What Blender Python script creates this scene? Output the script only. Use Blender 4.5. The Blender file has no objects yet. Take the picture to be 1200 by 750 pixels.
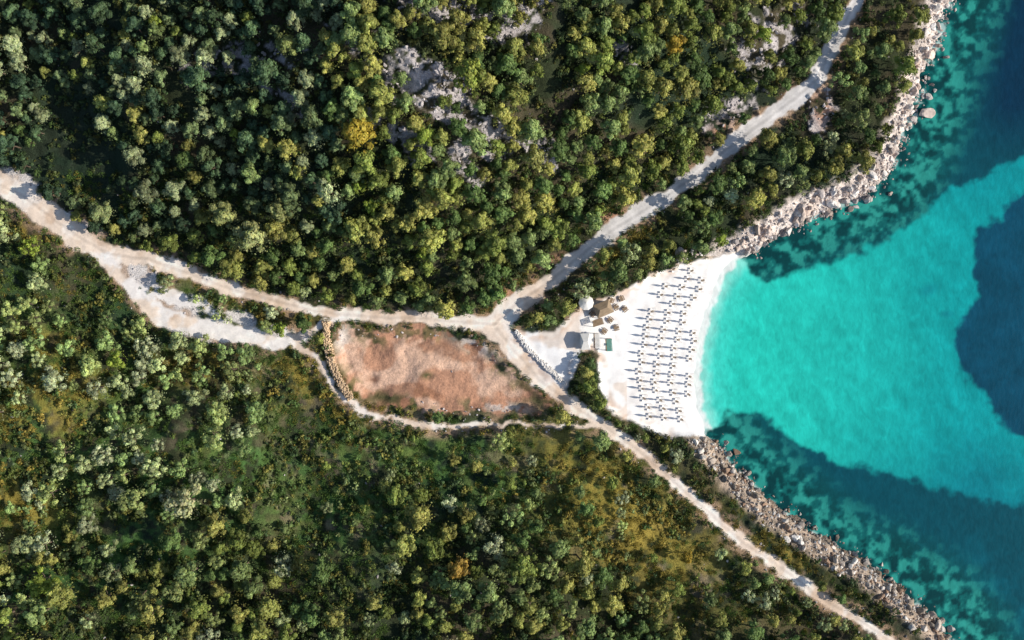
import bpy, math, numpy as np, random, bmesh
from mathutils import Vector, Matrix, kdtree
rng=np.random.default_rng(7); random.seed(7)
H=250.0; M=0.25
SC=bpy.context.scene
# ---------------------------------------------------------------- noise / sdf helpers
_T=rng.random((512,512)).astype(np.float32)
def vn(x,y,s,seed=0):
    x=np.asarray(x)/s+seed*17.31+1000; y=np.asarray(y)/s+seed*9.77+1000
    xi=np.floor(x).astype(np.int64); yi=np.floor(y).astype(np.int64)
    fx=x-xi; fy=y-yi; fx=fx*fx*(3-2*fx); fy=fy*fy*(3-2*fy)
    a=_T[xi%512,yi%512]; b=_T[(xi+1)%512,yi%512]; c=_T[xi%512,(yi+1)%512]; d=_T[(xi+1)%512,(yi+1)%512]
    return (a*(1-fx)+b*fx)*(1-fy)+(c*(1-fx)+d*fx)*fy
def fbm(x,y,s,seed=0,o=4):
    r=0;a=1;t=0
    for i in range(o):
        r=r+a*vn(x,y,s/2**i,seed+i*3); t+=a; a*=.5
    return r/t
def ss(a,b,x):
    t=np.clip((x-a)/(b-a),0,1); return t*t*(3-2*t)
def pdist(x,y,pts):
    best=np.full(x.shape,1e9)
    for (ax,ay,aw),(bx,by,bw) in zip(pts[:-1],pts[1:]):
        dx,dy=bx-ax,by-ay; L=dx*dx+dy*dy+1e-9
        t=np.clip(((x-ax)*dx+(y-ay)*dy)/L,0,1)
        d=np.hypot(x-ax-t*dx,y-ay-t*dy)-(aw+(bw-aw)*t)/2
        best=np.minimum(best,d)
    return best
def inside(x,y,poly):
    c=np.zeros(x.shape,bool); n=len(poly)
    for i in range(n):
        x1,y1=poly[i]; x2,y2=poly[(i+1)%n]
        if y1==y2: continue
        cond=((y1>y)!=(y2>y))
        xs=(x2-x1)*(y-y1)/(y2-y1)+x1
        c^=(cond&(x<xs))
    return c
def psd(x,y,poly):
    p=[(a,b,0) for a,b in poly]+[(poly[0][0],poly[0][1],0)]
    d=pdist(x,y,p); return np.where(inside(x,y,poly),d,-d)
# ---------------------------------------------------------------- survey of the place (map units, 0.25 m each)
coast=[(1500,-9000),(1180,-300),(1128,-60),(1118,0),(1106,35),(1092,75),(1080,120),(1062,170),(1040,210),(1002,236),(960,252),(915,275),(882,296),(862,304),
 (850,320),(838,345),(828,375),(820,410),(818,445),(821,480),(830,505),(850,532),(880,566),(915,597),(950,622),(990,646),(1030,671),(1070,701),(1108,738),(1135,775),(1250,900),(2200,9000)]
landpoly=coast+[(-9000,9000),(-9000,-9000)]
R_left=[(-700,80,22),(-120,170,22),(-20,208,26),(20,226,30),(55,250,31),(95,280,28),(130,298,21),(175,304,18),(220,320,17),(260,335,16),(320,352,15),(370,365,14),(440,372,14),(500,374,15),(550,378,18),(585,380,26)]
R_up=[(580,380,30),(610,352,24),(650,326,20),(690,292,20),(720,268,21),(760,243,19),(810,210,19),(850,176,19),(890,146,20),(930,117,21),(958,92,18),(978,50,17),(1003,0,16),(1040,-100,16),(1150,-500,16)]
R_low=[(583,385,28),(600,408,22),(630,443,18),(670,474,16),(710,500,14),(750,530,12),(790,565,12),(830,600,12),(870,635,12),(915,665,13),(960,700,13),(1000,722,12),(1050,756,12),(1150,830,12),(1500,1400,12)]
R_b=[(120,300,16),(150,335,14),(185,368,24),(230,384,22),(280,394,18),(325,402,16),(352,396,12),(375,383,9),(400,374,8)]
R_c=[(345,404,10),(372,420,8),(392,455,8),(425,482,8),(455,489,6),(500,500,10),(545,500,5),(600,496,5),(665,500,5),(700,500,7)]
R_d=[(150,335,8),(195,345,18),(240,358,14),(275,385,12),(320,385,8),(345,392,6)]
roads=[R_left,R_up,R_low,R_b,R_c,R_d]
dirt=[(392,388),(405,381),(440,388),(490,385),(520,386),(556,396),(578,412),(600,436),(628,456),(650,474),(638,486),(600,489),(560,483),(520,485),(480,474),(446,477),(424,470),(408,452),(394,425),(388,405)]
beach=[(880,300),(836,298),(803,308),(772,320),(745,334),(715,346),(690,350),(672,366),(650,386),(625,392),(604,384),(598,396),(640,446),(664,458),(674,440),(678,412),(700,412),(702,452),(712,478),(733,492),(757,502),(790,513),(840,512),(860,480),(860,330)]
sandsea=[(862,302),(880,326),(930,328),(1000,303),(1060,268),(1110,236),(1160,200),(1210,172),(1500,90),(1500,690),(1200,592),(1150,582),(1090,572),(1040,556),(1000,546),(945,524),(910,506),(885,480),(855,484),(834,505),(760,512),(760,300)]
weed1=[(1230,205),(1180,240),(1152,270),(1144,300),(1152,335),(1128,370),(1117,415),(1132,455),(1160,474),(1185,500),(1230,520),(1500,560),(1500,120)]
def coast_sd(x,y): return psd(x,y,landpoly)
def roadline(px): return np.interp(px,[-700,0,130,550,720,960,1010,1060],[90,215,300,375,270,90,0,-200])
# ---------------------------------------------------------------- height field
def height(wx,wy):
    k=H/(H-5.0)
    px=wx/M*k+600; py=375-wy/M*k
    n1=vn(px,py,14,3)-.5; n2=vn(px,py,6,5)-.5
    sd=coast_sd(px/1.0+5*n1+3*n2,py+5*(vn(px,py,15,8)-.5))
    dr=np.minimum.reduce([pdist(px,py,r) for r in roads]+[-psd(px,py,dirt),-psd(px,py,beach)])
    bm=ss(-6,6,psd(px,py,beach))
    shore=np.where(sd<0,np.maximum(sd*.035,-9),0)
    rocky=3.6*(1-np.exp(-np.maximum(sd,0)/22))
    beachh=np.minimum(np.maximum(sd,0)*.022,3.6)
    base=shore+rocky*(1-bm)+beachh*bm
    up=py<roadline(px)
    inland=ss(30,150,sd)
    t=ss(0,330,dr-4)
    hill=np.where(up,32*t*ss(-120,540,px)+6*ss(0,120,dr),14*t)*inland
    far=ss(400,2500,np.hypot(px-600,py-375)-600)*60*inland
    und=(fbm(px,py,130,11,3)-.5)*16*ss(5,110,dr)*inland
    det=(fbm(px,py,30,21,3)-.5)*2.6*ss(2,25,dr)*ss(5,30,sd)
    rck=(fbm(px,py,9,31,3)-.5)*1.6*ss(-10,2,sd)*(1-ss(35,60,sd))*(1-bm)
    mic=(fbm(px,py,8,41,2)-.5)*.18*ss(0,20,sd)
    dsd=psd(px,py,dirt); dd=ss(0,12,dsd)
    pit=dd*(-1.3+(fbm(px,py,30,43,4)-.5)*2.6)
    out=rockmask(px,py)*2.2*(fbm(px*.8+py*.6,(py*.8-px*.6)*2,12,45,3)-.2)*inland
    return base+hill+far+und+det+rck+mic+pit+out
def topx(wx,wy,z):
    k=H/(H-z); return wx/M*k+600, 375-wy/M*k
def ground_at(px,py):
    px=np.atleast_1d(np.asarray(px,float)); py=np.atleast_1d(np.asarray(py,float))
    z=np.full(px.shape,4.0)
    for _ in range(3):
        s=(H-z)/H*M; x=(px-600)*s; y=(375-py)*s
        z=np.maximum(height(x,y),-.4)
    s=(H-z)/H*M; x=(px-600)*s; y=(375-py)*s
    return x,y,height(x,y)
def mixc(c,col,m):
    return c*(1-m[:,None])+np.array(col)[None,:]*m[:,None]
def blob(px,py,cx,cy,rx,ry,ang=0):
    a=math.radians(ang); dx=px-cx; dy=py-cy
    u=dx*math.cos(a)+dy*math.sin(a); v=-dx*math.sin(a)+dy*math.cos(a)
    return np.exp(-((u/rx)**2+(v/ry)**2))
def blobs(px,py,L):
    r=np.zeros(np.shape(px))
    for b in L: r=np.maximum(r,blob(px,py,*b))
    return r
ROCKB=[(500,100,78,34,38),(565,150,60,26,45),(605,25,38,40,20),(540,190,34,16,55),(455,150,50,15,40),(280,70,80,20,-10),(905,50,34,56,20),(510,12,55,24,0),(850,135,40,20,-30),(960,130,16,40,10),(640,180,28,14,50),(730,60,24,12,40),(420,60,44,12,40),(340,120,40,10,30)]
def rockmask(px,py):
    r=blobs(px,py,ROCKB)
    n=fbm(px*.72+py*.69,(py*.72-px*.69)*2.6,24,51,5)
    return ss(.50,.60,r*.64+n*.8-.18)
YEL=[(420,478,60,16,5),(360,440,34,28,0),(230,430,45,20,0),(30,590,44,34,0),(60,450,60,30,0),(40,405,50,18,0),(740,620,120,60,35),(600,350,44,14,-30),(700,560,90,34,35),(10,270,40,10,10),(340,370,60,10,8),(730,290,40,12,-30),(900,640,60,20,35),(190,315,50,8,10),(30,490,60,30,0)]
GRN=[(480,530,140,45,5),(620,560,120,50,10),(60,480,150,120,0),(250,560,160,70,0),(420,610,90,50,0),(120,650,160,60,0),(30,690,70,50,0)]
RED=[(962,128,10,18,0),(716,256,16,10,-30),(845,150,16,8,-40),(640,312,20,6,-35),(930,108,22,5,-35),(600,340,16,6,-40),(740,520,18,6,30),(820,590,16,6,40)]
SCREE=[(165,322,30,16,30),(200,360,40,22,15),(245,388,50,16,8),(300,395,40,12,0),(20,214,34,16,20),(85,262,36,14,30),(145,300,24,10,0),(280,372,26,10,20)]
OPEN=[(700,590,125,60,38),(480,535,150,38,6),(380,590,90,55,10),(790,665,100,45,38),(330,450,55,40,10),(230,355,90,25,10),(60,470,60,26,0),(40,600,70,26,0),(560,560,80,34,10),(230,520,40,20,20)]
def scree(px,py): return ss(.45,.62,blobs(px,py,SCREE)*.75+fbm(px,py,18,57,4)*.5-.1)
def ground_color(px,py,sd):
    w1=vn(px,py,13,61)-.5; w2=vn(px,py,5,63)-.5; w3=vn(px,py,13,67)-.5; w4=vn(px,py,5,69)-.5
    qx=px+7*w1+4*w2; qy=py+7*w3+4*w4
    n=fbm(px,py,40,71,5); nf=fbm(px,py,8,73,3); ng=fbm(px,py,90,75,4)
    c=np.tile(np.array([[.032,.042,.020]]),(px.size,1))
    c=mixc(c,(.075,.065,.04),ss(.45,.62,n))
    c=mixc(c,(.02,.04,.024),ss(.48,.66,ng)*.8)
    op=blobs(px,py,OPEN)
    g=blobs(px,py,GRN)
    c=mixc(c,(.06,.13,.036),np.clip(g*1.2,0,1)*ss(.35,.6,nf))
    c=mixc(c,(.12,.17,.045),op*ss(.45,.62,n)*.8)
    c=mixc(c,(.24,.19,.13),op*ss(.56,.68,fbm(px,py,24,77,4))*.8)
    y=blobs(px,py,YEL)
    c=mixc(c,(.27,.21,.045),np.clip(y,0,1)*ss(.38,.58,n*.5+nf*.5))
    rm=rockmask(px,py)
    c=mixc(c,(.46,.43,.44),rm*.9*ss(.36,.55,nf))
    c=mixc(c,(.70,.66,.64),scree(px,py)*.95)
    rd=np.minimum.reduce([pdist(qx,qy,r) for r in roads])
    c=mixc(c,(.44,.30,.20),(1-ss(1,15,rd))*ss(.42,.58,fbm(px,py,20,81,3))*.8)
    c=mixc(c,(.50,.28,.18),np.clip(blobs(qx,qy,RED)*1.2,0,1)*ss(.35,.5,nf))
    upc=(py<300)
    band=np.where(upc,1-ss(24,36,sd+8*w1+6*w2),1-ss(20,34,sd+8*w1+6*w2))
    tone=np.where(upc[:,None],np.array([[.66,.58,.53]]),np.array([[.40,.32,.25]]))
    tone=tone*(0.55+.9*nf[:,None])
    c=c*(1-band[:,None])+tone*band[:,None]
    wet=1-ss(-1,5,sd)
    c=c*(1-.55*wet[:,None])
    ds=psd(px+18*w1+8*w2,py+16*w3+8*w4,dirt); dm=ss(-2,2,ds)
    dn=fbm(px,py,30,91,5); dn2=fbm(px*.8+py*.3,py*1.3-px*.3,40,93,5)
    dc=np.tile(np.array([[.52,.285,.185]]),(px.size,1))
    dc=mixc(dc,(.68,.46,.34),ss(.48,.62,dn)*.9)
    dc=mixc(dc,(.32,.155,.09),ss(.54,.66,dn2)*.75)
    dc=mixc(dc,(.12,.12,.045),(1-ss(0,20,ds))*ss(.46,.60,nf)*.8)
    dc=mixc(dc,(.09,.09,.04),blobs(px,py,[(440,402,14,8,0),(455,466,26,6,5),(555,470,14,5,0),(500,440,8,5,0),(630,470,16,7,20),(540,395,18,6,10)])*ss(.38,.5,nf))
    dc=mixc(dc,(.70,.62,.56),blobs(px,py,[(556,402,28,10,25),(400,395,10,16,0),(590,478,24,6,5)])*ss(.42,.55,nf))
    c=c*(1-dm[:,None])+dc*dm[:,None]
    rm1=1-ss(-1.6,1.4,rd)
    rn=fbm(px,py,18,95,4); rc=np.tile(np.array([[.80,.67,.56]]),(px.size,1))
    rc=mixc(rc,(.88,.80,.73),ss(.46,.62,rn))
    rc=mixc(rc,(.60,.44,.32),ss(.55,.7,fbm(px,py,30,97,4))*.7)
    shade_grey=(1-ss(-2,3,pdist(qx,qy,R_up)))*ss(610,720,px)  # upper road greyed: tree shadow put into the road colour
    rc=rc*(1-shade_grey[:,None])+np.array([[.70,.68,.67]])*(.75+.5*rn[:,None])*shade_grey[:,None]
    wh=np.maximum(1-ss(-2,3,pdist(qx,qy,R_b)),1-ss(-2,3,pdist(qx,qy,R_d)))
    rc=mixc(rc,(.86,.82,.79),wh*ss(.35,.55,rn))
    for R in (R_left,R_up,R_low):
        z=[(a,b,0) for a,b,_ in R]; d=pdist(px+2*w1,py+2*w3,z)
        rut=np.exp(-((d-3.4)/1.2)**2); rc=rc*(1+.10*rut[:,None]); rc=rc*(1-.16*np.exp(-(d/1.6)**2)[:,None])
    c=c*(1-rm1[:,None])+rc*rm1[:,None]
    bs=psd(qx,qy,beach); bm=ss(-2,2,bs)
    bn=fbm(px,py,14,99,4)
    bc=np.tile(np.array([[.89,.885,.885]]),(px.size,1))
    bc=mixc(bc,(.72,.62,.54),ss(.5,.62,fbm(px,py,26,101,4))*np.where(px<735,1,.2)*.8)
    bc=mixc(bc,(.58,.40,.29),(1-ss(2,14,bs))*ss(.45,.6,bn)*np.where(sd>20,1,0)*.7)
    bc=mixc(bc,(.90,.90,.90),(1-ss(20,55,sd)))
    bc=mixc(bc,(.64,.72,.68),(1-ss(0,5,sd))*.8)
    bc=bc*(.95+.10*nf[:,None])
    bm=bm*np.where(sd<-1,ss(-14,-1,sd),1)
    c=c*(1-bm[:,None])+bc*bm[:,None]
    c=c*(0.86+.30*nf[:,None])
    cat=np.zeros(px.size,np.int8); cat[dm>.5]=2; cat[rm1>.5]=1; cat[(bm>.5)]=3
    return np.clip(c,0,.9),cat
# ---------------------------------------------------------------- mesh helpers
def axis(lo,hi,step,far):
    c=np.arange(lo,hi+step/2,step); e=[];s=step;v=0
    while v<far: s*=1.28; v+=s; e.append(v)
    e=np.array(e); return np.concatenate([lo-e[::-1],c,hi+e])
def grid_mesh(name,co,faces,mat,col=None,smooth=True):
    used,inv=np.unique(faces.ravel(),return_inverse=True)
    f=inv.reshape(faces.shape).astype(np.int32); v=co[used]
    me=bpy.data.meshes.new(name)
    me.vertices.add(len(v)); me.vertices.foreach_set('co',v.astype(np.float32).ravel())
    me.loops.add(f.size); me.loops.foreach_set('vertex_index',f.ravel())
    me.polygons.add(len(f)); me.polygons.foreach_set('loop_start',np.arange(0,f.size,f.shape[1],dtype=np.int32))
    me.polygons.foreach_set('use_smooth',np.full(len(f),smooth))
    me.update(calc_edges=True)
    if col is not None:
        a=me.attributes.new('Col','FLOAT_COLOR','POINT')
        cc=np.ones((len(v),4),np.float32); cc[:,:3]=col[used]; a.data.foreach_set('color',cc.ravel())
    me.materials.append(mat); ob=bpy.data.objects.new(name,me); SC.collection.objects.link(ob); return ob
def newmat(name):
    m=bpy.data.materials.new(name); m.use_nodes=True; nt=m.node_tree
    return m,nt,nt.nodes['Principled BSDF']
def ground_mat(name,grain,amt,bump,rough=.95):
    m,nt,b=newmat(name); N=nt.nodes; L=nt.links
    at=N.new('ShaderNodeAttribute'); at.attribute_name='Col'
    tc=N.new('ShaderNodeNewGeometry')
    n1=N.new('ShaderNodeTexNoise'); n1.inputs['Scale'].default_value=grain; n1.inputs['Detail'].default_value=6; n1.inputs['Roughness'].default_value=.7
    L.new(tc.outputs['Position'],n1.inputs['Vector'])
    mr=N.new('ShaderNodeMapRange'); mr.inputs['From Min'].default_value=.3; mr.inputs['From Max'].default_value=.7
    mr.inputs['To Min'].default_value=1-amt; mr.inputs['To Max'].default_value=1+amt
    L.new(n1.outputs['Fac'],mr.inputs['Value'])
    mx=N.new('ShaderNodeVectorMath'); mx.operation='SCALE'
    L.new(at.outputs['Color'],mx.inputs[0]); L.new(mr.outputs[0],mx.inputs['Scale'])
    L.new(mx.outputs[0],b.inputs['Base Color'])
    bp=N.new('ShaderNodeBump'); bp.inputs['Strength'].default_value=1; bp.inputs['Distance'].default_value=bump
    L.new(n1.outputs['Fac'],bp.inputs['Height']); L.new(bp.outputs[0],b.inputs['Normal'])
    b.inputs['Roughness'].default_value=rough; b.inputs['Specular IOR Level'].default_value=.15
    return m
# ---------------------------------------------------------------- terrain
xs=axis(-172,172,.4,2600); ys=axis(-112,112,.4,2600)
X,Y=np.meshgrid(xs,ys); x=X.ravel(); y=Y.ravel()
Z=height(x,y); px,py=topx(x,y,np.clip(Z,-1,60))
sd=coast_sd(px,py)
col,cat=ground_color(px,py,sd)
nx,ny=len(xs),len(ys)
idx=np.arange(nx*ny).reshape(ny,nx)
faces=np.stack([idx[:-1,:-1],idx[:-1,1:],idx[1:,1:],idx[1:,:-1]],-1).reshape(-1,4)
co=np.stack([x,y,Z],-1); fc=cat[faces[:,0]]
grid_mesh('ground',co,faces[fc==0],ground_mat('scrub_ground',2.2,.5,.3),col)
grid_mesh('gravel_road',co,faces[fc==1],ground_mat('pale_gravel',1.6,.10,.05),col)
grid_mesh('dirt_clearing',co,faces[fc==2],ground_mat('red_dirt',1.4,.25,.3),col)
grid_mesh('pebble_beach',co,faces[fc==3],ground_mat('white_pebbles',3.0,.06,.03),col)
# ---------------------------------------------------------------- sea
sx=axis(40,172,.4,2600); sx=sx[sx>40]; sy=axis(-112,112,.4,2600)
X,Y=np.meshgrid(sx,sy); x=X.ravel(); y=Y.ravel(); px=x/M+600; py=375-y/M
sds=coast_sd(px,py)
w1=fbm(px,py,40,201,4)-.5; w2=fbm(px,py,40,211,4)-.5; v1=fbm(px,py,9,221,3)-.5; v2=fbm(px,py,9,223,3)-.5
qx=px+26*w1+12*v1; qy=py+26*w2+12*v2
S=psd(qx,qy,sandsea); W=psd(qx,qy,weed1)
mot=fbm(px,py,9,231,4); big=fbm(px,py,90,233,4)
gx=ss(850,1180,px+60*(big-.5))
c=np.tile(np.array([[.003,.072,.10]]),(px.size,1))
c=mixc(c,(.002,.030,.066),np.clip((px-1118)/60,0,1)*np.clip((205-py)/80,0,1))
near=(1-ss(20,85,-sds+40*(big-.5)))
c=mixc(c,(.006,.125,.115),near*.9)
c=mixc(c,(.03,.31,.26),near*ss(.49,.64,mot)*.85)
c=mixc(c,(.002,.036,.042),near*(1-ss(.36,.47,mot))*.85)
low=ss(600,700,py)*ss(40,120,-sds)
c=mixc(c,(.003,.13,.18),low*ss(.42,.6,fbm(px-py*.3,py*2,70,241,4))*.9)
sand=np.tile(np.array([[.022,.58,.47]]),(px.size,1))
sand=mixc(sand,(.004,.31,.325),gx)
sand=mixc(sand,(.003,.17,.22),ss(490,590,py+50*w1)*ss(930,1130,px)*.8)
sand=mixc(sand,(.003,.22,.26),(1-ss(190,270,py))*.5)
sand=mixc(sand,(.06,.68,.57),(1-ss(8,50,-sds))*.85)
st=fbm(px*.5+py*.8,(py*.5-px*.8)*3,30,251,5)  # streaks painted into the sand colour: bottom ripples and caustic-like light
sand=sand*(.80+.40*st[:,None])
sand=mixc(sand,(.004,.15,.20),ss(0,1,blobs(px,py,[(1088,340,16,10,-20),(1110,368,12,6,0)])-.25)*.6)
sm=ss(-6,3,S); c=c*(1-sm[:,None])+sand*sm[:,None]
wm=ss(-5,4,W); wc=np.array([[.003,.052,.10]])*(.7+.7*fbm(px,py,24,261,5)[:,None]); c=c*(1-wm[:,None]*.96)+wc*wm[:,None]*.96
c=mixc(c,(.34,.78,.69),(1-ss(3,20,-sds+6*v1))*sm*.7)
c=mixc(c,(.84,.89,.87),(1-ss(1.0,5.5,-sds+9*v1))*sm*.95)
c=mixc(c,(.6,.7,.7),(1-ss(0,3,-sds))*(1-sm)*ss(.5,.6,mot)*.6)
c=c*(1+.3*(mot-.5))[:,None]
nx,ny=len(sx),len(sy); idx=np.arange(nx*ny).reshape(ny,nx)
faces=np.stack([idx[:-1,:-1],idx[:-1,1:],idx[1:,1:],idx[1:,:-1]],-1).reshape(-1,4)
keep=sds[faces[:,0]]<30
m,nt,b=newmat('sea_water'); N=nt.nodes; L=nt.links
at=N.new('ShaderNodeAttribute'); at.attribute_name='Col'
ge=N.new('ShaderNodeNewGeometry'); n1=N.new('ShaderNodeTexNoise'); n1.inputs['Scale'].default_value=.55; n1.inputs['Detail'].default_value=8; n1.inputs['Roughness'].default_value=.62; n1.inputs['Distortion'].default_value=.9
mp=N.new('ShaderNodeMapping'); mp.inputs['Scale'].default_value=(1,.5,1); mp.inputs['Rotation'].default_value=(0,0,.5)
L.new(ge.outputs['Position'],mp.inputs['Vector']); L.new(mp.outputs[0],n1.inputs['Vector'])
mr=N.new('ShaderNodeMapRange'); mr.inputs['From Min'].default_value=.3; mr.inputs['From Max'].default_value=.7; mr.inputs['To Min'].default_value=.85; mr.inputs['To Max'].default_value=1.15
L.new(n1.outputs['Fac'],mr.inputs['Value']); mx=N.new('ShaderNodeVectorMath'); mx.operation='SCALE'
L.new(at.outputs['Color'],mx.inputs[0]); L.new(mr.outputs[0],mx.inputs['Scale']); L.new(mx.outputs[0],b.inputs['Base Color'])
n2=N.new('ShaderNodeTexNoise'); n2.inputs['Scale'].default_value=.9; n2.inputs['Detail'].default_value=2; L.new(mp.outputs[0],n2.inputs['Vector'])
bp=N.new('ShaderNodeBump'); bp.inputs['Strength'].default_value=.5; bp.inputs['Distance'].default_value=.12
L.new(n2.outputs['Fac'],bp.inputs['Height']); L.new(bp.outputs[0],b.inputs['Normal'])
b.inputs['Roughness'].default_value=.12; b.inputs['IOR'].default_value=1.33
grid_mesh('sea',np.stack([x,y,np.zeros_like(x)],-1),faces[keep],m,c)
# ---------------------------------------------------------------- plants
def leaf_mat(name,trans=.15,tint=None):
    m,nt,b=newmat(name); N=nt.nodes; L=nt.links
    if tint is None:
        t=N.new('ShaderNodeAttribute'); t.attribute_type='INSTANCER'; t.attribute_name='tint'; to=t.outputs['Vector']
    else:
        t=N.new('ShaderNodeCombineXYZ'); to=t.outputs[0]
        for i in range(3): t.inputs[i].default_value=tint[i]
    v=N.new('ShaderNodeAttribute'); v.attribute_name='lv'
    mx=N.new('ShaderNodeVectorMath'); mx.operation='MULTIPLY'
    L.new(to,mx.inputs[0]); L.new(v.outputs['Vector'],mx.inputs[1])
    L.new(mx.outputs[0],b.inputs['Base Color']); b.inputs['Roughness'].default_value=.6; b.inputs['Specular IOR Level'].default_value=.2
    tr=N.new('ShaderNodeBsdfTranslucent'); L.new(mx.outputs[0],tr.inputs['Color'])
    ms=N.new('ShaderNodeMixShader'); ms.inputs[0].default_value=trans
    L.new(b.outputs[0],ms.inputs[1]); L.new(tr.outputs[0],ms.inputs[2]); L.new(ms.outputs[0],N['Material Output'].inputs['Surface'])
    return m
LEAF=leaf_mat('foliage')
BARK,_nt,_b=newmat('bark'); _b.inputs['Roughness'].default_value=.9
_n=_nt.nodes.new('ShaderNodeTexNoise'); _n.inputs['Scale'].default_value=6; _r=_nt.nodes.new('ShaderNodeValToRGB'); _r.color_ramp.elements[0].color=(.06,.045,.03,1); _r.color_ramp.elements[1].color=(.2,.15,.11,1)
_nt.links.new(_n.outputs['Fac'],_r.inputs[0]); _nt.links.new(_r.outputs[0],_b.inputs['Base Color'])
def leaf_quads(cen,nor,size,r):
    n=len(cen); up=r.normal(size=(n,3)); t=np.cross(nor,up); t/=np.linalg.norm(t,axis=1)[:,None]+1e-9
    bt=np.cross(nor,t); s=size[:,None]; a=t*s*.5; b2=bt*s*.38
    return np.stack([cen-a-b2*.5,cen+a*.1-b2,cen+a+b2*.4,cen-a*.2+b2],1)
def limb(p0,p1,r0,r1,V,F,k=6):
    p0=np.array(p0,float);p1=np.array(p1,float); d=p1-p0; d/=np.linalg.norm(d)+1e-9
    u=np.cross(d,[.3,.8,.1]); u/=np.linalg.norm(u); w=np.cross(d,u); b0=len(V)
    for p,rr in ((p0,r0),(p1,r1)):
        for i in range(k):
            a=2*math.pi*i/k; V.append(p+(u*math.cos(a)+w*math.sin(a))*rr)
    for i in range(k): F.append((b0+i,b0+(i+1)%k,b0+k+(i+1)%k,b0+k+i))
def make_tree(name,seed,R,ht,ncl,nleaf,leaf,spread=1.0,flat=.6,trunk=True,mat=None):
    r=np.random.default_rng(seed); V=[];F=[]
    cz=ht*.62; cl=[]; ax=r.uniform(.75,1.0); ro=r.uniform(0,3.14)
    for i in range(ncl):
        a=i*2.4+r.uniform(-.5,.5); rad=R*.80*math.sqrt((i+.15)/ncl)*r.uniform(.7,1.15)*spread
        z=cz+ht*.44*(1-(rad/R)**2)*r.uniform(.4,1.1)-ht*.22*r.random()
        u_=rad*math.cos(a); v_=rad*math.sin(a)*ax
        cl.append((np.array([u_*math.cos(ro)-v_*math.sin(ro),u_*math.sin(ro)+v_*math.cos(ro),z]),R*r.uniform(.17,.35)*(1.1-.3*rad/R),r.uniform(.6,1.45)))
    if trunk:
        tb=np.array([0,0,-.6]); t1=np.array([r.uniform(-.3,.3),r.uniform(-.3,.3),ht*.4])
        limb(tb,t1,.05*R+.08,.04*R+.04,V,F,7)
        for c0,cr,_ in cl:
            mid=(t1+c0)/2+np.array([0,0,-.1*ht])*.3; limb(t1,mid,.03*R+.02,.02*R+.02,V,F,4); limb(mid,c0,.02*R+.02,.02,V,F,4)
    nb=len(F); P=[];LV=[]
    for c0,cr,br in cl:
        n=int(nleaf*(cr/(R*.3))**2)
        d=r.normal(size=(n,3)); d/=np.linalg.norm(d,axis=1)[:,None]; d[:,2]=np.where(d[:,2]<-.3,-d[:,2],d[:,2])
        lob=1+.22*np.sin(d[:,0]*5+seed)*np.sin(d[:,1]*6+cr*7)+.12*np.sin(d[:,2]*9)
        rr=cr*lob*r.uniform(.8,1.06,n)
        cen=c0+d*rr[:,None]*np.array([1.05,1.05,flat])
        nor=d+r.normal(size=(n,3))*.27; nor/=np.linalg.norm(nor,axis=1)[:,None]
        P.append(leaf_quads(cen,nor,leaf*r.uniform(.6,1.35,n),r)); LV.append(np.clip(br*r.uniform(.75,1.25,n),.3,1.9))
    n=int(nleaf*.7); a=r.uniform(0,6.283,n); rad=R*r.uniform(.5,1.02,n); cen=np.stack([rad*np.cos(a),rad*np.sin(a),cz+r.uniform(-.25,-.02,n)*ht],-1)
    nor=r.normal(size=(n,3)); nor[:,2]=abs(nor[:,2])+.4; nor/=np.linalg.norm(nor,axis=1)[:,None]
    P.append(leaf_quads(cen,nor,leaf*r.uniform(.6,1.0,n),r)); LV.append(r.uniform(.4,.9,n))  # low outer leaves get darker values: crown underside shade painted in
    P=np.concatenate(P); LV=np.concatenate(LV); b0=len(V)
    V=np.concatenate([np.array(V).reshape(-1,3),P.reshape(-1,3)]); nq=len(P)
    allF=np.concatenate([np.array(F,int).reshape(-1,4),(b0+np.arange(nq*4)).reshape(-1,4)]).astype(np.int32)
    me=bpy.data.meshes.new(name); me.vertices.add(len(V)); me.vertices.foreach_set('co',V.astype(np.float32).ravel())
    me.loops.add(allF.size); me.loops.foreach_set('vertex_index',allF.ravel()); me.polygons.add(len(allF))
    me.polygons.foreach_set('loop_start',np.arange(0,allF.size,4,dtype=np.int32))
    mi=np.zeros(len(allF),np.int32); mi[:nb]=1; me.update(calc_edges=True)
    me.materials.append(mat or LEAF); me.materials.append(BARK); me.polygons.foreach_set('material_index',mi)
    at=me.attributes.new('lv','FLOAT_VECTOR','FACE'); lv=np.ones((len(allF),3),np.float32)
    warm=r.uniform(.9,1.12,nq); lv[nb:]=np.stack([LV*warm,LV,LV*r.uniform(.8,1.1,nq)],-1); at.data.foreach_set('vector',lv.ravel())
    return bpy.data.objects.new(name,me)
def coll(name,obs):
    c=bpy.data.collections.new(name)
    for o in obs: c.objects.link(o)
    return c
C_broad=coll('broadleaf_variants',[make_tree('broadleaf_tree_a%d'%i,100+i,3.0,6.2,14+i%5,170,.42) for i in range(8)])
C_olive=coll('olive_variants',[make_tree('olive_tree_a%d'%i,200+i,2.6,4.6,9+i%4,140,.36,1.15,.7) for i in range(7)])
C_bush=coll('bush_variants',[make_tree('bush_a%d'%i,300+i,.9,1.1,5,34,.28,1.1,.8,False) for i in range(5)])
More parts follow.
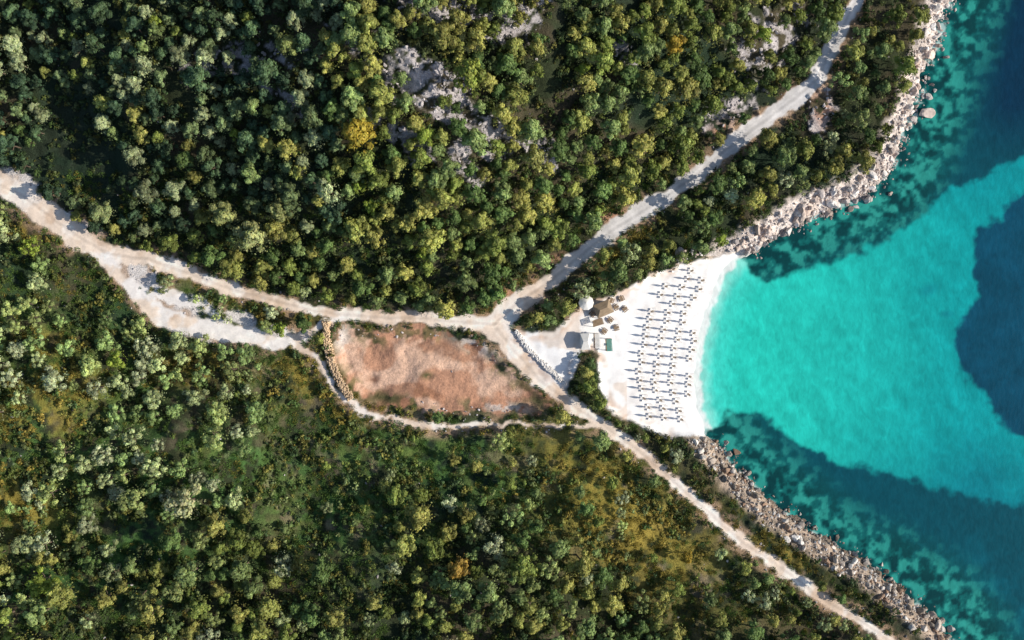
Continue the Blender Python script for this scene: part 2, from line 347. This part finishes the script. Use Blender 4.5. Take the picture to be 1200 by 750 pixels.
def make_tuft(name,seed):
    r=np.random.default_rng(seed); n=50; a=r.uniform(0,6.283,n); rad=.7*np.sqrt(r.random(n))
    base=np.stack([rad*np.cos(a),rad*np.sin(a),np.full(n,-.03)],-1); lean=r.normal(size=(n,3))*.16; lean[:,2]=r.uniform(.18,.5,n)
    wv=np.stack([np.cos(a*3),np.sin(a*3),0*a],-1)*.05
    P=np.stack([base-wv,base+wv,base+lean+wv*.5,base+lean-wv*.5],1)
    me=bpy.data.meshes.new(name); me.from_pydata(P.reshape(-1,3).tolist(),[],np.arange(n*4).reshape(-1,4).tolist())
    me.materials.append(LEAF); at=me.attributes.new('lv','FLOAT_VECTOR','FACE'); at.data.foreach_set('vector',np.repeat(r.uniform(.7,1.3,n),3).astype(np.float32))
    return bpy.data.objects.new(name,me)
C_tuft=coll('grass_variants',[make_tuft('grass_tuft_a%d'%i,400+i) for i in range(4)])
# rocks
ROCKM,nt,b=newmat('marble_rock'); N=nt.nodes; L=nt.links
t=N.new('ShaderNodeAttribute'); t.attribute_type='INSTANCER'; t.attribute_name='tint'
n1=N.new('ShaderNodeTexNoise'); n1.inputs['Scale'].default_value=2.5; n1.inputs['Detail'].default_value=6
mr=N.new('ShaderNodeMapRange'); mr.inputs['From Min'].default_value=.3; mr.inputs['From Max'].default_value=.7; mr.inputs['To Min'].default_value=.65; mr.inputs['To Max'].default_value=1.2
tcc=N.new('ShaderNodeTexCoord'); L.new(tcc.outputs['Object'],n1.inputs['Vector']); L.new(n1.outputs['Fac'],mr.inputs['Value'])
mx=N.new('ShaderNodeVectorMath'); mx.operation='SCALE'; L.new(t.outputs['Vector'],mx.inputs[0]); L.new(mr.outputs[0],mx.inputs['Scale']); L.new(mx.outputs[0],b.inputs['Base Color'])
b.inputs['Roughness'].default_value=.85
def make_rock(name,seed,mat=None):
    r=np.random.default_rng(seed); bm=bmesh.new(); bmesh.ops.create_icosphere(bm,subdivisions=3,radius=1)
    pl=[(lambda d:d/np.linalg.norm(d))(r.normal(size=3)) for _ in range(11)]; off=r.uniform(.5,.9,11)
    sc=np.array([r.uniform(.9,1.2),r.uniform(.65,.95),r.uniform(.55,.8)])
    for v in bm.verts:
        p=np.array(v.co)
        for d,o in zip(pl,off):
            k=p@d
            if k>o: p=p-d*(k-o)*.92
        p=p*(1+.05*math.sin(p[0]*9+seed)*math.sin(p[1]*8))*sc; v.co=p
    me=bpy.data.meshes.new(name); bm.to_mesh(me); bm.free(); me.materials.append(mat or ROCKM)
    return bpy.data.objects.new(name,me)
C_rock=coll('rock_variants',[make_rock('rock_a%d'%i,500+i) for i in range(7)])
def scatter(name,pos,rot,scl,ids,tint,collection):
    n=len(pos); me=bpy.data.meshes.new(name); me.vertices.add(n); me.vertices.foreach_set('co',np.asarray(pos,np.float32).ravel())
    for nm,ty,arr,k in (('rot','FLOAT_VECTOR',rot,'vector'),('scl','FLOAT_VECTOR',scl,'vector'),('tint','FLOAT_VECTOR',tint,'vector'),('ids','INT',ids,'value')):
        a=me.attributes.new(nm,ty,'POINT'); a.data.foreach_set(k,np.asarray(arr,np.int32 if ty=='INT' else np.float32).ravel())
    ob=bpy.data.objects.new(name,me); SC.collection.objects.link(ob)
    ng=bpy.data.node_groups.new(name+'_scatter','GeometryNodeTree')
    ng.interface.new_socket('Geometry',in_out='INPUT',socket_type='NodeSocketGeometry'); ng.interface.new_socket('Geometry',in_out='OUTPUT',socket_type='NodeSocketGeometry')
    N=ng.nodes; L=ng.links; gi=N.new('NodeGroupInput'); go=N.new('NodeGroupOutput'); ip=N.new('GeometryNodeInstanceOnPoints'); ci=N.new('GeometryNodeCollectionInfo')
    ci.inputs['Collection'].default_value=collection; ci.inputs['Separate Children'].default_value=True; ci.inputs['Reset Children'].default_value=True
    def na(nm,ty):
        a=N.new('GeometryNodeInputNamedAttribute'); a.data_type=ty; a.inputs['Name'].default_value=nm; return a.outputs['Attribute']
    er=N.new('FunctionNodeEulerToRotation')
    L.new(gi.outputs[0],ip.inputs['Points']); L.new(ci.outputs[0],ip.inputs['Instance']); ip.inputs['Pick Instance'].default_value=True
    L.new(na('ids','INT'),ip.inputs['Instance Index']); L.new(na('rot','FLOAT_VECTOR'),er.inputs[0]); L.new(er.outputs[0],ip.inputs['Rotation']); L.new(na('scl','FLOAT_VECTOR'),ip.inputs['Scale'])
    L.new(ip.outputs[0],go.inputs[0]); md=ob.modifiers.new('scatter','NODES'); md.node_group=ng
    return ob
def clearance(px,py):
    return np.minimum.reduce([pdist(px,py,r) for r in (R_left,R_up,R_low,R_b,R_c)]+[-psd(px,py,dirt),-psd(px,py,beach)])
# ---- trees: a few landmark trees first, then variable-radius dart throwing
LAND=[(425,165,16,0,(.38,.31,.05)),(545,95,18,0,(.26,.31,.07)),(302,282,17,0,(.33,.36,.16)),(268,252,14,0,(.30,.33,.13)),(330,250,13,0,(.29,.32,.13)),(720,320,15,0,(.13,.19,.065)),(130,250,14,0,(.24,.29,.13)),(626,190,13,0,(.27,.28,.09)),(45,288,12,1,(.32,.42,.07)),(340,60,13,0,(.22,.26,.09)),(540,660,12,0,(.36,.24,.055)),(228,585,17,1,(.38,.40,.22))]
NC=60000
cx=rng.uniform(-90,1180,NC); cy=rng.uniform(-90,840,NC)
clr=clearance(cx,cy); csd=coast_sd(cx,cy); n40=fbm(cx,cy,60,301,4); nb=fbm(cx,cy,150,311,3)
up=cy<roadline(cx); rk=rockmask(cx,cy); sparse=blobs(cx,cy,OPEN); sc_=scree(cx,cy)
acc=[];cell={};CS=36
for k,(a,b_,r,t_,c_) in enumerate(LAND):
    acc.append((a,b_,r,t_,-1-k)); cell.setdefault((int(a//CS),int(b_//CS)),[]).append((a,b_,r))
for i in range(NC):
    X0,Y0=cx[i],cy[i]
    lo=np.interp(Y0,[0,300,301,800],[34,28,44,48])
    if clr[i]<4 or csd[i]<lo or sc_[i]>.5: continue
    pk=.80
    if up[i]:
        left=max(0,min(1,(400-X0)/200))*max(0,min(1,(300-Y0)/60))
        r=random.choice((random.uniform(7,9),random.uniform(10,15),random.uniform(9,13)))*(1-.15*left)
        if rk[i]>.4 and random.random()<.9: continue
        if n40[i]<.33+.08*left: continue
        typ=0; pk=.82+.12*left
    elif X0<350 and Y0<600:
        r=random.uniform(8,13.5); typ=1; pk=.97
        if n40[i]<.43: continue
    else:
        r=random.uniform(7,15); typ=1 if random.random()<.35 else 0; pk=.93
        if n40[i]<.44: continue
    sp=sparse[i]
    if sp>.35 and not up[i]:
        if random.random()<.97: continue
        r*=.6
    if csd[i]<110 and Y0>480:
        if random.random()<.85: continue
        r*=.6
    if csd[i]<130 and Y0<300: r*=.85
    if clr[i]<r*.7: continue
    g=(int(X0//CS),int(Y0//CS)); ok=True
    for a in (-1,0,1):
        for b_ in (-1,0,1):
            for (x2,y2,r2) in cell.get((g[0]+a,g[1]+b_),()):
                if (x2-X0)**2+(y2-Y0)**2<((r+r2)*pk)**2: ok=False;break
            if not ok: break
        if not ok: break
    if ok: cell.setdefault(g,[]).append((X0,Y0,r)); acc.append((X0,Y0,r,typ,i))
A=np.array([(a[0],a[1],a[2],a[3]) for a in acc]); ai=np.array([a[4] for a in acc])
print('trees',len(A))
kd=kdtree.KDTree(len(A))
for i,a in enumerate(A): kd.insert((a[0],a[1],0),i)
kd.balance()
def uncovered(bx,by,f=.72):
    o=np.ones(len(bx),bool)
    for i in range(len(bx)):
        for (_,j,d) in kd.find_n((bx[i],by[i],0),2):
            if d<A[j,2]*f: o[i]=False
    return o
wx,wy,wz=ground_at(A[:,0],A[:,1])
pal=np.array([(.19,.24,.06),(.26,.285,.08),(.11,.175,.055),(.31,.31,.09),(.20,.27,.10)])
palo=np.array([(.31,.37,.18),(.37,.42,.25),(.21,.30,.11),(.27,.33,.12)])
palb=np.array([(.08,.135,.065),(.145,.20,.09),(.28,.33,.18),(.055,.10,.055)])  # grey-green crowns, darkened in colour for the slope turned from the sun
def tints(typ,X0,Y0,ai_):
    n=len(X0); T=np.zeros((n,3))
    for i in range(n):
        if ai_[i]<0: T[i]=LAND[-1-ai_[i]][4]; continue
        if typ[i]==1: c_=palo[rng.integers(4)]
        elif (Y0[i]<270 and X0[i]<400 and rng.random()<.85): c_=palb[rng.integers(4)]
        else: c_=pal[rng.integers(5)]
        c_=c_*rng.uniform(.75,1.35)*(0.65+.8*nb[ai_[i]])
        q=rng.random()
        if q<.003: c_=np.array((.36,.26,.04))
        elif q<.012: c_=np.array((.26,.34,.06))
        T[i]=c_
    return T
T=tints(A[:,3],A[:,0],A[:,1],ai)
def rz(n,t=.08):
    r=np.zeros((n,3)); r[:,2]=rng.uniform(0,6.283,n); r[:,0]=rng.normal(0,t,n); r[:,1]=rng.normal(0,t,n); return r
for typ,nm,cc,nv,rad in ((0,'broadleaf_forest',C_broad,8,3.0),(1,'olive_grove',C_olive,7,2.6)):
    k=A[:,3]==typ; n=k.sum(); s=A[k,2]*M*1.15/rad
    scl=np.stack([s*rng.uniform(.88,1.12,n),s*rng.uniform(.88,1.12,n),s*rng.uniform(.85,1.3,n)],-1)
    scatter(nm,np.stack([wx[k],wy[k],wz[k]-.1],-1),rz(n),scl,rng.integers(0,nv,n),T[k],cc)
# ---- bushes
n=30000; bx=rng.uniform(-90,1160,n); by=rng.uniform(-90,840,n); clr=clearance(bx,by); bsd=coast_sd(bx,by); dn=fbm(bx,by,26,401,3)
lo=np.where(by<300,26,24); ok=(clr>2)&(bsd>lo)&(dn>np.where(by<roadline(bx),.36,.45))&(rockmask(bx,by)<.7)&(scree(bx,by)<.6)
bx,by=bx[ok],by[ok]; ok=uncovered(bx,by); bx,by=bx[ok],by[ok]; x_,y_,z_=ground_at(bx,by); n=len(bx); s=.4+1.3*rng.random(n)**1.8
palg=np.array([(.09,.15,.045),(.15,.195,.05),(.23,.225,.06),(.07,.12,.05),(.20,.25,.10)])
ytt=blobs(bx,by,YEL); opn=blobs(bx,by,OPEN)
tt=palg[rng.integers(0,5,n)]*rng.uniform(.6,1.3,(n,1))*(.65+.6*opn[:,None]); tt=np.where((rng.random(n)<ytt*.5)[:,None],np.array([[.29,.235,.055]])*rng.uniform(.7,1.2,(n,1)),tt)
scatter('scrub_bushes',np.stack([x_,y_,z_],-1),rz(n),np.stack([s,s,s*rng.uniform(.7,1.2,n)],-1),rng.integers(0,5,n),tt,C_bush)
print('bushes',n)
# ---- grass
n=34000; bx=rng.uniform(-60,1100,n); by=rng.uniform(200,800,n); clr=clearance(bx,by); bsd=coast_sd(bx,by); dn=fbm(bx,by,18,411,3)
ok=(clr>-1)&(bsd>28)&(dn>.44)&(scree(bx,by)<.7); bx,by=bx[ok],by[ok]; ok=uncovered(bx,by,.8); bx,by=bx[ok],by[ok]; x_,y_,z_=ground_at(bx,by); n=len(bx); s=rng.uniform(.6,1.4,n)
ytt=blobs(bx,by,YEL)
tt=np.array([(.11,.19,.045)])*rng.uniform(.6,1.3,(n,1)); tt=np.where((rng.random(n)<.12+ytt*.7)[:,None],np.array([[.31,.26,.06]])*rng.uniform(.7,1.2,(n,1)),tt)
scatter('grass',np.stack([x_,y_,z_],-1),rz(n),np.stack([s,s,s],-1),rng.integers(0,4,n),tt,C_tuft)
# ---- shore boulders
n=80000; bx=rng.uniform(780,1260,n); by=rng.uniform(-90,840,n); bsd=coast_sd(bx,by); nn=fbm(bx,by,22,421,3)
upc=by<303; bch=psd(bx,by,beach)
hi=np.where(upc,32,30)+20*(nn-.5); pr=np.where(bsd>0,1-ss(hi*.5,hi,bsd),(1-ss(0,14+26*(nn-.4),-bsd))*.6)
pr=np.maximum(pr,(blob(bx,by,818,297,34,9,-12)>.4)*.6)
ok=(rng.random(n)<pr*.9)&(bch<-3)&~((by>318)&(by<500)&(bsd<10))
bx,by=bx[ok],by[ok]; upc=by<315; bsd=bsd[ok]; x_,y_,z_=ground_at(bx,by); n=len(bx)
s=.2+.42*rng.random(n)**2.2+1.3*rng.random(n)**18
big_=(rng.random(n)<.012)&upc; s[big_]=rng.uniform(1.3,2.3,big_.sum())
c1=np.array([(.78,.72,.68),(.84,.80,.77),(.62,.51,.45),(.72,.58,.50),(.54,.48,.46)]); c2=np.array([(.54,.46,.39),(.68,.62,.56),(.38,.25,.17),(.30,.25,.20),(.80,.76,.71)])
tt=np.where(upc[:,None],c1[rng.integers(0,5,n)],c2[rng.integers(0,5,n)])*rng.uniform(.7,1.1,(n,1))
tt=tt*np.where(bsd<2,.65,1)[:,None]
scatter('shore_boulders',np.stack([x_,y_,z_+s*.15],-1),rng.uniform(0,6.28,(n,3)),np.stack([s,s*rng.uniform(.8,1.1,n),s*rng.uniform(.7,1,n)],-1),rng.integers(0,7,n),tt,C_rock)
print('boulders',n)
# ---- rocks on outcrops / roadsides / clearing edge
n=40000; bx=rng.uniform(-60,1100,n); by=rng.uniform(-80,760,n); r1=rockmask(bx,by); cl2=clearance(bx,by); nn=fbm(bx,by,20,431,3)
dd=psd(bx,by,dirt); cs2=coast_sd(bx,by); s3=scree(bx,by)
pr=np.where(r1>.5,.5,0)+np.where((cl2>0)&(cl2<8)&(nn>.5),.3,0)+np.where((dd>0)&(dd<9)&(nn>.5),.35,0)+np.where(s3>.4,.25,0)+.007
ok=(rng.random(n)<pr)&(cs2>30)&(psd(bx,by,beach)<-2)&(np.minimum.reduce([pdist(bx,by,r) for r in roads])>0)
bx,by=bx[ok],by[ok]; x_,y_,z_=ground_at(bx,by); n=len(bx); s=.12+.45*rng.random(n)**2+np.where(r1[ok]>.4,.5,0)*rng.random(n)
tt=np.array([[.54,.50,.50]])*rng.uniform(.55,1.25,(n,1))
scatter('scattered_rocks',np.stack([x_,y_,z_],-1),rng.uniform(0,6.28,(n,3)),np.stack([s,s,s*.8],-1),rng.integers(0,7,n),tt,C_rock)
# ---------------------------------------------------------------- simple coloured materials
def flat(name,c,rough=.7,var=.2,scale=4):
    m,nt,b=newmat(name); N=nt.nodes; L=nt.links; n=N.new('ShaderNodeTexNoise'); n.inputs['Scale'].default_value=scale; n.inputs['Detail'].default_value=5
    r=N.new('ShaderNodeValToRGB'); r.color_ramp.elements[0].position=.3; r.color_ramp.elements[1].position=.7
    r.color_ramp.elements[0].color=tuple(v*(1-var) for v in c)+(1,); r.color_ramp.elements[1].color=tuple(min(.9,v*(1+var)) for v in c)+(1,)
    L.new(n.outputs['Fac'],r.inputs[0]); L.new(r.outputs[0],b.inputs['Base Color']); b.inputs['Roughness'].default_value=rough; return m
STRAW=flat('straw',(.30,.22,.14)); UCAN=flat('cream_canvas',(.58,.46,.34)); WOOD=flat('weathered_wood',(.26,.18,.11)); CANV=flat('white_canvas',(.78,.77,.74),.8,.05); CUSH=flat('cushion',(.84,.83,.82),.8,.05); FRAME=flat('pale_frame',(.7,.67,.62))
TEAL=flat('teal_canvas',(.05,.30,.26),.7,.15); PLAS=flat('white_plaster',(.7,.69,.66),.8,.08); DARK=flat('opening_shade',(.03,.03,.03)); STONE=flat('dry_stone',(.58,.43,.28),.9,.35,1.5); WSTONE=flat('white_stone',(.76,.73,.70),.9,.2,1.5)
class MB:
    def __init__(s): s.bm=bmesh.new(); s.mats=[]
    def mi(s,m):
        if m not in s.mats: s.mats.append(m)
        return s.mats.index(m)
    def box(s,c,d,mat,rz=0,rx=0):
        g=bmesh.ops.create_cube(s.bm,size=1); mtx=Matrix.Translation(c)@Matrix.Rotation(rz,4,'Z')@Matrix.Rotation(rx,4,'Y')@Matrix.Diagonal((*d,1))
        bmesh.ops.transform(s.bm,matrix=mtx,verts=g['verts']); i=s.mi(mat)
        for f in {f for v in g['verts'] for f in v.link_faces}: f.material_index=i
    def cone(s,c,r1,r2,h,mat,seg=12):
        g=bmesh.ops.create_cone(s.bm,cap_ends=True,segments=seg,radius1=r1,radius2=r2,depth=h); bmesh.ops.translate(s.bm,verts=g['verts'],vec=c); i=s.mi(mat)
        for f in {f for v in g['verts'] for f in v.link_faces}: f.material_index=i
    def canopy(s,c,r,h,mat,ribs=8,drop=.2):
        i=s.mi(mat); top=s.bm.verts.new((c[0],c[1],c[2]+h)); rings=[]
        n=ribs*2
        for fr,hh in ((.5,.58),(1,0)):
            ring=[]
            for k in range(n):
                a=2*math.pi*k/n; q=r*fr*(1 if k%2==0 else .93); ring.append(s.bm.verts.new((c[0]+q*math.cos(a),c[1]+q*math.sin(a),c[2]+h*hh-(0 if k%2 else .04))))
            rings.append(ring)
        ring=[s.bm.verts.new((v.co.x,v.co.y,v.co.z-drop)) for v in rings[1]]; rings.append(ring)
        for k in range(n):
            f=s.bm.faces.new((top,rings[0][k],rings[0][(k+1)%n])); f.material_index=i
            for a,b in zip(rings[:-1],rings[1:]):
                f=s.bm.faces.new((a[k],b[k],b[(k+1)%n],a[(k+1)%n])); f.material_index=i
    def folded(s,mat,n=16):
        """closed canopy hanging in pleats round the pole"""
        i=s.mi(mat); prev=None
        for z,r in ((3.0,.05),(2.7,.18),(2.0,.34),(1.5,.30),(1.2,.18),(.8,.32)):
            ring=[s.bm.verts.new((r*(1 if k%2 else .62)*math.cos(2*math.pi*k/n),r*(1 if k%2 else .62)*math.sin(2*math.pi*k/n),z)) for k in range(n)]
            if prev:
                for k in range(n): s.bm.faces.new((prev[k],ring[k],ring[(k+1)%n],prev[(k+1)%n])).material_index=i
            else: s.bm.faces.new(ring).material_index=i
            prev=ring
    def done(s,name,loc=(0,0,0),rz=0,parent=None):
        me=bpy.data.meshes.new(name); s.bm.to_mesh(me); s.bm.free()
        for m in s.mats: me.materials.append(m)
        return place(name,me,loc,rz,parent)
def place(name,me,loc,rz=0,parent=None):
    o=bpy.data.objects.new(name,me); SC.collection.objects.link(o); o.location=loc; o.rotation_euler=(0,0,rz)
    if parent: o.parent=parent
    return o
u=MB(); u.cone((0,0,1.58),.05,.04,3.16,WOOD,8); u.folded(UCAN); u.cone((0,0,.04),.3,.26,.1,WOOD,12)
umb=u.done('beach_umbrella'); um=umb.data
l=MB(); l.box((0,0,.26),(1.25,.60,.05),FRAME); l.box((0,0,.31),(1.22,.54,.06),CUSH); l.box((.84,0,.38),(.60,.58,.05),FRAME,0,-.4); l.box((.83,0,.435),(.58,.53,.06),CUSH,0,-.4)
for a in (-.55,.5):
    for b_ in (-.26,.26): l.box((a,b_,.115),(.06,.06,.25),FRAME)
lou=l.done('sun_lounger'); lm=lou.data
def G(a,b_):
    return tuple(float(q[0]) for q in ground_at(a,b_))
first=True
for row in range(18):
    v=314+row*10.3
    xl=np.interp(v,[318,360,400,440,490],[790,764,754,748,758]); xr=np.interp(v,[318,360,400,440,490],[828,820,814,808,808])
    u0=xl+random.uniform(0,3)
    while u0<xr:
        a=u0+random.uniform(-2.0,2.0); b_=v+.10*(u0-775)+random.uniform(-.6,.6)
        g_=G(a,b_)
        if random.random()<.95:
            o=umb if first else place('beach_umbrella',um,(0,0,0)); o.location=g_; o.rotation_euler=(random.uniform(-.05,.05),random.uniform(-.05,.05),random.uniform(0,3)); o.scale=(1,1,random.uniform(.88,1.1))
            for sgn in (-1,1):
                o=lou if (first and sgn==-1) else place('sun_lounger',lm,(0,0,0)); o.location=(g_[0]+.6,g_[1]+sgn*.68,g_[2]+.01); o.rotation_euler=(0,0,math.pi+random.uniform(-.08,.08))
            first=False
        u0+=18.5
o=MB(); o.cone((0,0,1.5),.09,.07,3.2,WOOD,8); o.canopy((0,0,2.7),2.2,.9,CANV,10,.2)
for k in range(5):
    a=k*1.257; o.cone((1.5*math.cos(a),1.5*math.sin(a),.4),.3,.3,.06,WOOD,12); o.cone((1.5*math.cos(a),1.5*math.sin(a),.2),.05,.05,.42,WOOD,6)
o.done('white_canopy',G(686,355))
def hut(name,loc,w,d,h,roofm,wallm,rz,ov=.5):
    e=bpy.data.objects.new(name,None); SC.collection.objects.link(e); e.location=loc; e.rotation_euler=(0,0,rz)
    a=MB(); a.box((0,d/2,h/2),(w,.12,h),wallm); a.box((-w/2+.06,0,h/2),(.12,d-.13,h),wallm); a.box((w/2-.06,0,h/2),(.12,d-.13,h),wallm); a.box((0,-d/2,.55),(w,.12,1.1),wallm); a.box((0,-d/2,1.14),(w+.2,.45,.07),WOOD); a.box((0,-d/2,h-.2),(w-.26,.1,.4),wallm); a.done('walls',parent=e)
    r=MB(); bm=r.bm; i=r.mi(roofm); W=w/2+ov; D=d/2+ov
    vs=[bm.verts.new(p) for p in ((-W,-D,h),(W,-D,h),(W,D,h),(-W,D,h),(-W*.45,0,h+d*.28),(W*.45,0,h+d*.28))]
    for f in ((0,1,5,4),(1,2,5),(2,3,4,5),(3,0,4),(3,2,1,0)): bm.faces.new([vs[k] for k in f]).material_index=i
    r.done('roof',parent=e); d_=MB(); d_.box((-w*.2,-d/2+.1,1.6),(.9,.05,.9),DARK); d_.box((w*.25,d/2+.08,1),(.9,.05,2),DARK); d_.done('opening_panels',parent=e); return e  # near-black panels: interior shade painted in place of real holes
hut('beach_bar_hut',G(706,362),4.0,3.0,2.5,STRAW,WOOD,.4)
hut('white_kiosk',G(685,400),2.2,4.2,2.6,PLAS,PLAS,.05,.25)
def pergola(name,loc,w,d,roofm,rz):
    o=MB()
    for a in (-1,1):
        for b_ in (-1,1): o.box((a*w/2*.93,b_*d/2*.93,1.2),(.12,.12,2.4),WOOD)
        o.box((a*w/2*.93,0,2.46),(.1,d,.12),WOOD)
    nn=int(d/.35)
    for k in range(nn): o.box((0,-d/2+.17+k*.35,2.56),(w,.25,.05),roofm)
    o.box((0,0,.08),(w,d,.16),WOOD)
    o.box((0,0,.75),(w*.5,d*.2,.06),WOOD); o.box((0,0,.45),(.1,.1,.6),WOOD)
    o.done(name,loc,rz)
pergola('teal_pergola',G(713,404),1.6,3.6,TEAL,.05)
pergola('wooden_pergola',G(700,378),3.0,1.8,WOOD,.3)
pergola('wooden_pergola',G(699,399),1.4,4.2,CANV,.05)
for a,b_ in ((716,352),(722,360),(694,368),(676,362),(728,350),(664,372),(715,375),(722,384),(732,362),(708,388)):
    o=MB(); o.box((0,0,.74),(1.5,.8,.06),WOOD); o.box((-.5,0,.36),(.08,.6,.7),WOOD); o.box((.5,0,.36),(.08,.6,.7),WOOD); o.box((0,.72,.44),(1.5,.28,.05),WOOD); o.box((0,-.72,.44),(1.5,.28,.05),WOOD)
    for q in (-.5,.5):
        o.box((q,.72,.2),(.06,.2,.42),WOOD); o.box((q,-.72,.2),(.06,.2,.42),WOOD)
    o.done('picnic_table',G(a,b_),random.uniform(0,3))
def small_rock(seed):
    r=np.random.default_rng(seed); bm=bmesh.new(); bmesh.ops.create_icosphere(bm,subdivisions=1,radius=1)
    for v in bm.verts: v.co=Vector(v.co)*float(r.uniform(.75,1.15))
    me=bpy.data.meshes.new('stone'); bm.to_mesh(me); bm.free(); return me
def stonewall(name,pts,w,h,mat):
    base=[small_rock(600+k) for k in range(3)]
    bm=bmesh.new(); P=[G(*p) for p in pts]
    for a,b_ in zip(P[:-1],P[1:]):
        a=Vector(a);b_=Vector(b_); L_=(b_-a).length; n=max(2,int(L_/.42)); d=(b_-a).normalized(); s_=Vector((-d.y,d.x,0)); nw=max(2,int(w/.4))
        for i in range(n):
            for j in range(nw):
                for lvl in range(2):
                    if random.random()<.12: continue
                    c0=a+d*(i+random.random()*.6)*(L_/n)+s_*(((j+.5)/nw-.5)*w*(1-.25*lvl)+random.uniform(-.25,.25))+Vector((0,0,h*(.2+.45*lvl)))
                    k=len(bm.verts); bm.from_mesh(random.choice(base)); bm.verts.ensure_lookup_table()
                    sc=random.uniform(.22,.46); mt=Matrix.Translation(c0)@Matrix.Rotation(random.uniform(0,6),4,'Z')@Matrix.Diagonal((sc,sc,sc*h*.9,1))
                    bmesh.ops.transform(bm,matrix=mt,verts=bm.verts[k:])
    me=bpy.data.meshes.new(name); bm.to_mesh(me); bm.free(); me.materials.clear(); me.materials.append(mat); place(name,me,(0,0,0))
stonewall('dry_stone_wall',[(382,377),(383,395),(387,420),(397,445),(412,468)],2.2,1.5,STONE)
stonewall('white_stone_wall',[(604,388),(622,412),(645,434),(662,450)],1.4,.9,WSTONE)
def lone(a,b_,s,tint,seed,R=3.0,ht=5):
    o=make_tree('shade_tree',seed,R,ht,12,170,.4,mat=leaf_mat('foliage_shade_tree',.2,tint)); SC.collection.objects.link(o); o.location=G(a,b_); o.scale=(s,s,s)
lone(690,426,.8,(.09,.15,.055),901); lone(618,374,.7,(.14,.18,.055),902); lone(640,362,.6,(.16,.19,.055),903); lone(690,466,.6,(.15,.18,.07),904); lone(696,440,.5,(.09,.15,.055),905)
o=make_rock('sea_boulder',777,flat('boulder_stone',(.56,.47,.42),.85,.3,1.2)); SC.collection.objects.link(o); o.location=((1085-600)*M,(375-133)*M,.3); o.scale=(2.4,2.1,1.8)
# ---------------------------------------------------------------- light, sky, camera
el=math.radians(30); az=math.radians(-7)
sdv=Vector((math.cos(el)*math.cos(az),math.cos(el)*math.sin(az),math.sin(el)))
li=bpy.data.lights.new('sun','SUN'); li.energy=5.0; li.angle=math.radians(.5); li.color=(1,.915,.79)
lo_=bpy.data.objects.new('sun',li); SC.collection.objects.link(lo_); lo_.rotation_euler=sdv.to_track_quat('Z','Y').to_euler(); lo_.location=(0,0,100)
w=bpy.data.worlds.new('World'); SC.world=w; w.use_nodes=True; nt=w.node_tree
sk=nt.nodes.new('ShaderNodeTexSky'); sk.sky_type='NISHITA'; sk.sun_disc=False; sk.sun_elevation=el; sk.sun_rotation=math.radians(90)-az
bg=nt.nodes['Background']; bg.inputs['Strength'].default_value=.125; nt.links.new(sk.outputs[0],bg.inputs['Color'])
cam=bpy.data.cameras.new('camera'); cam.lens=30; cam.sensor_width=36; cam.clip_end=6000
cobj=bpy.data.objects.new('camera',cam); SC.collection.objects.link(cobj); cobj.location=(0,0,H); cobj.rotation_euler=(0,0,0); SC.camera=cobj
SC.view_settings.view_transform='Standard'; SC.view_settings.look='None'; SC.view_settings.exposure=0
